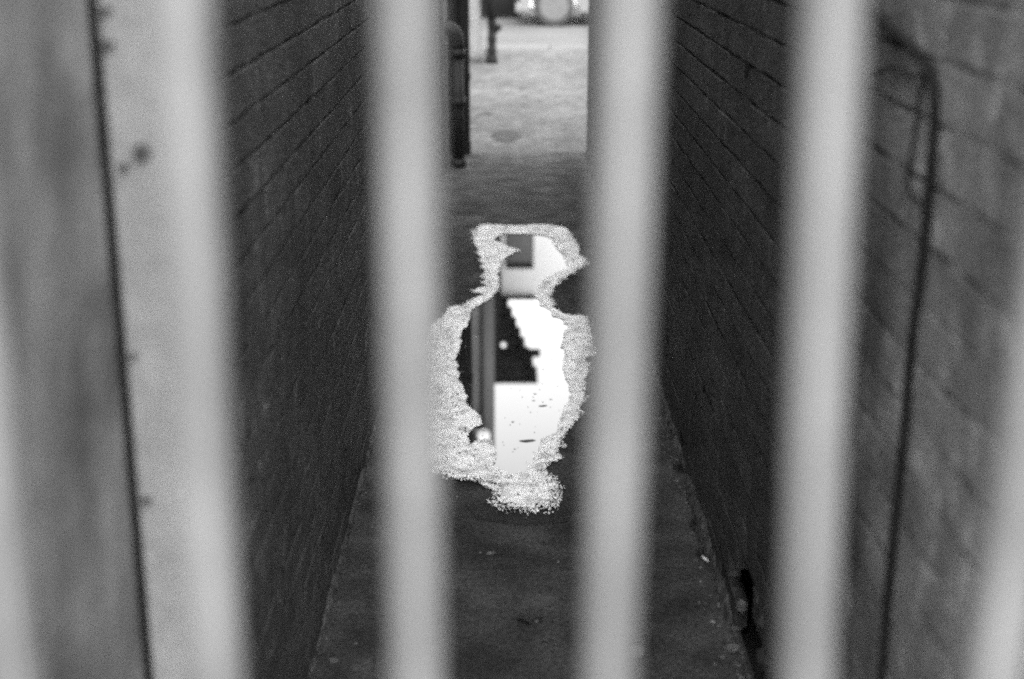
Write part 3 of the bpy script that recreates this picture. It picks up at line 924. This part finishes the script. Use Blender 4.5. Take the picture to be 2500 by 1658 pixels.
WY = 24.6
house = tag(empty('white_house', (1.6, WY, 0)), 'white rendered house with dark gutter across the road behind the car', 'house')
ze = mirrored(1260, 728, WY).z
def hbox(name, *a, **k):
    o = box(name, *a, **k); o.location = (-1.6, -WY, 0); o.parent = house; return o
hbox('wall', -1.2, 5.5, WY, WY + 5, -0.04, ze - 0.03, m='white_render')
hbox('gutter', -1.25, mirrored(1308, 728, WY).x, WY - 0.09, WY - 0.002, ze - 0.03, ze + 0.02, m='black_pipe', bevel=0.012, seg=2)
hbox('roof', -1.22, 5.52, WY + 0.02, WY + 5.02, ze - 0.028, ze + 0.02, m='white_render')
wa, wb = mirrored(1236, 640, WY), mirrored(1303, 560, WY)
zw0, zw1 = 3.0, mirrored(1260, 656, WY).z
win = hbox('window', wa.x, wb.x, WY - 0.035, WY + 0.02, zw0, zw1, m='black_pipe')
pn = box('pane', wa.x + .02, wb.x - .02, WY - 0.04, WY - 0.03, zw0 + .03, zw1 - .12, 'pane_grey', None); pn.parent = win
for x in (1.2, 2.6, 4.0):
    win = hbox('window', x, x + .8, WY - 0.035, WY + 0.02, zw0, zw0 + 1.2, m='dark_trim')
    pn = box('pane', x + .06, x + .74, WY - 0.04, WY - 0.03, zw0 + .06, zw0 + 1.14, 'window_glass', None); pn.parent = win
dr = hbox('door', 2.0, 2.9, WY - 0.03, WY + 0.02, 0, 2.05, m='dark_trim')
hd = box('handle', 2.1, 2.14, WY - 0.07, WY - 0.031, 1.0, 1.12, 'hubcap', None); hd.parent = dr

# ------------------------------------------------------------------ parked car
CY = 20.75; zr = -0.03
car = tag(empty('parked_car', (0.10, CY, zr)), 'pale parked car cut off by the top edge, on the road', 'car')
R_W = 0.29; wx = [0.50, 2.95]
prof = [(0.0, .22), (0.02, .48), (0.10, .66), (0.95, .84), (1.45, 1.36), (1.75, 1.44), (2.75, 1.42), (3.25, 1.18), (3.55, .92), (3.62, .60), (3.60, .24)]
low = []
for cx in reversed(wx):
    low.append((cx + 0.36, .19))
    for a in range(15, 166, 15):
        low.append((cx + 0.35 * math.cos(R(a)), R_W + 0.35 * math.sin(R(a)) ))
    low.append((cx - 0.36, .19))
pp = prof + low
def extrude(name, pts, y0, y1, m, parent, bevel=0):
    bm = bmesh.new()
    a = [bm.verts.new((x, y0, z)) for x, z in pts]
    f = bm.faces.new(a)
    e = bmesh.ops.extrude_face_region(bm, geom=[f])
    for v in [g for g in e['geom'] if isinstance(g, bmesh.types.BMVert)]: v.co.y = y1
    if bevel:
        es = [e_ for e_ in bm.edges if abs(e_.verts[0].co.y - e_.verts[1].co.y) < 1e-6]
        bmesh.ops.bevel(bm, geom=es, offset=bevel, segments=3, affect='EDGES', profile=.5)
    return obj_bm(name, bm, m, parent)
body = extrude('body', pp, 0, 1.55, 'car_paint', car, 0.03)
extrude('side_window', [(1.10, .90), (1.52, 1.32), (2.12, 1.34), (2.12, .90)], -0.006, 0.03, 'window_glass', car)
extrude('side_window', [(2.18, .90), (2.18, 1.34), (2.70, 1.33), (3.10, 1.10), (3.2, .92)], -0.006, 0.03, 'window_glass', car)
extrude('door_seam', [(2.145, .3), (2.145, .9), (2.155, .9), (2.155, .3)], -0.004, 0.02, 'dark_trim', car)
box('front_bumper', -0.05, 0.12, 0.02, 1.53, .19, .33, 'car_paint', car, 0.03, 3)
box('grille', -0.015, 0.04, 0.3, 1.25, .40, .56, 'dark_trim', car)
for y in (0.06, 1.27):
    box('headlight', -0.012, 0.06, y, y + .22, .48, .62, 'hubcap', car, 0.02, 2)
box('sill', .92, 2.55, 0.03, 1.52, .14, .22, 'dark_trim', car)
for cx in wx:
    for y0, y1, f in ((0.01, 0.18, -1), (1.37, 1.54, 1)):
        bm = bmesh.new()
        n = 28
        rings = []
        for (rr, yy) in ((.21, y0 + .01), (R_W - .02, y0), (R_W, y0 + .025), (R_W, y1 - .025), (R_W - .02, y1), (.21, y1 - .01)):
            rings.append([bm.verts.new((cx + rr * math.cos(2 * math.pi * k / n), yy, R_W + rr * math.sin(2 * math.pi * k / n))) for k in range(n)])
        for a, b in zip(rings, rings[1:]):
            for k in range(n): bm.faces.new((a[k], a[(k + 1) % n], b[(k + 1) % n], b[k]))
        wh = obj_bm('wheel', bm, 'tyre', car, True)
        bm = bmesh.new()
        yf = y0 if f < 0 else y1
        bmesh.ops.create_cone(bm, cap_ends=True, segments=28, radius1=.225, radius2=.20, depth=.03,
                              matrix=Matrix.Translation((cx, yf - f * 0.012, R_W)) @ Matrix.Rotation(R(90) * (1 if f < 0 else -1), 4, 'X'))
        obj_bm('hubcap', bm, 'hubcap', wh)
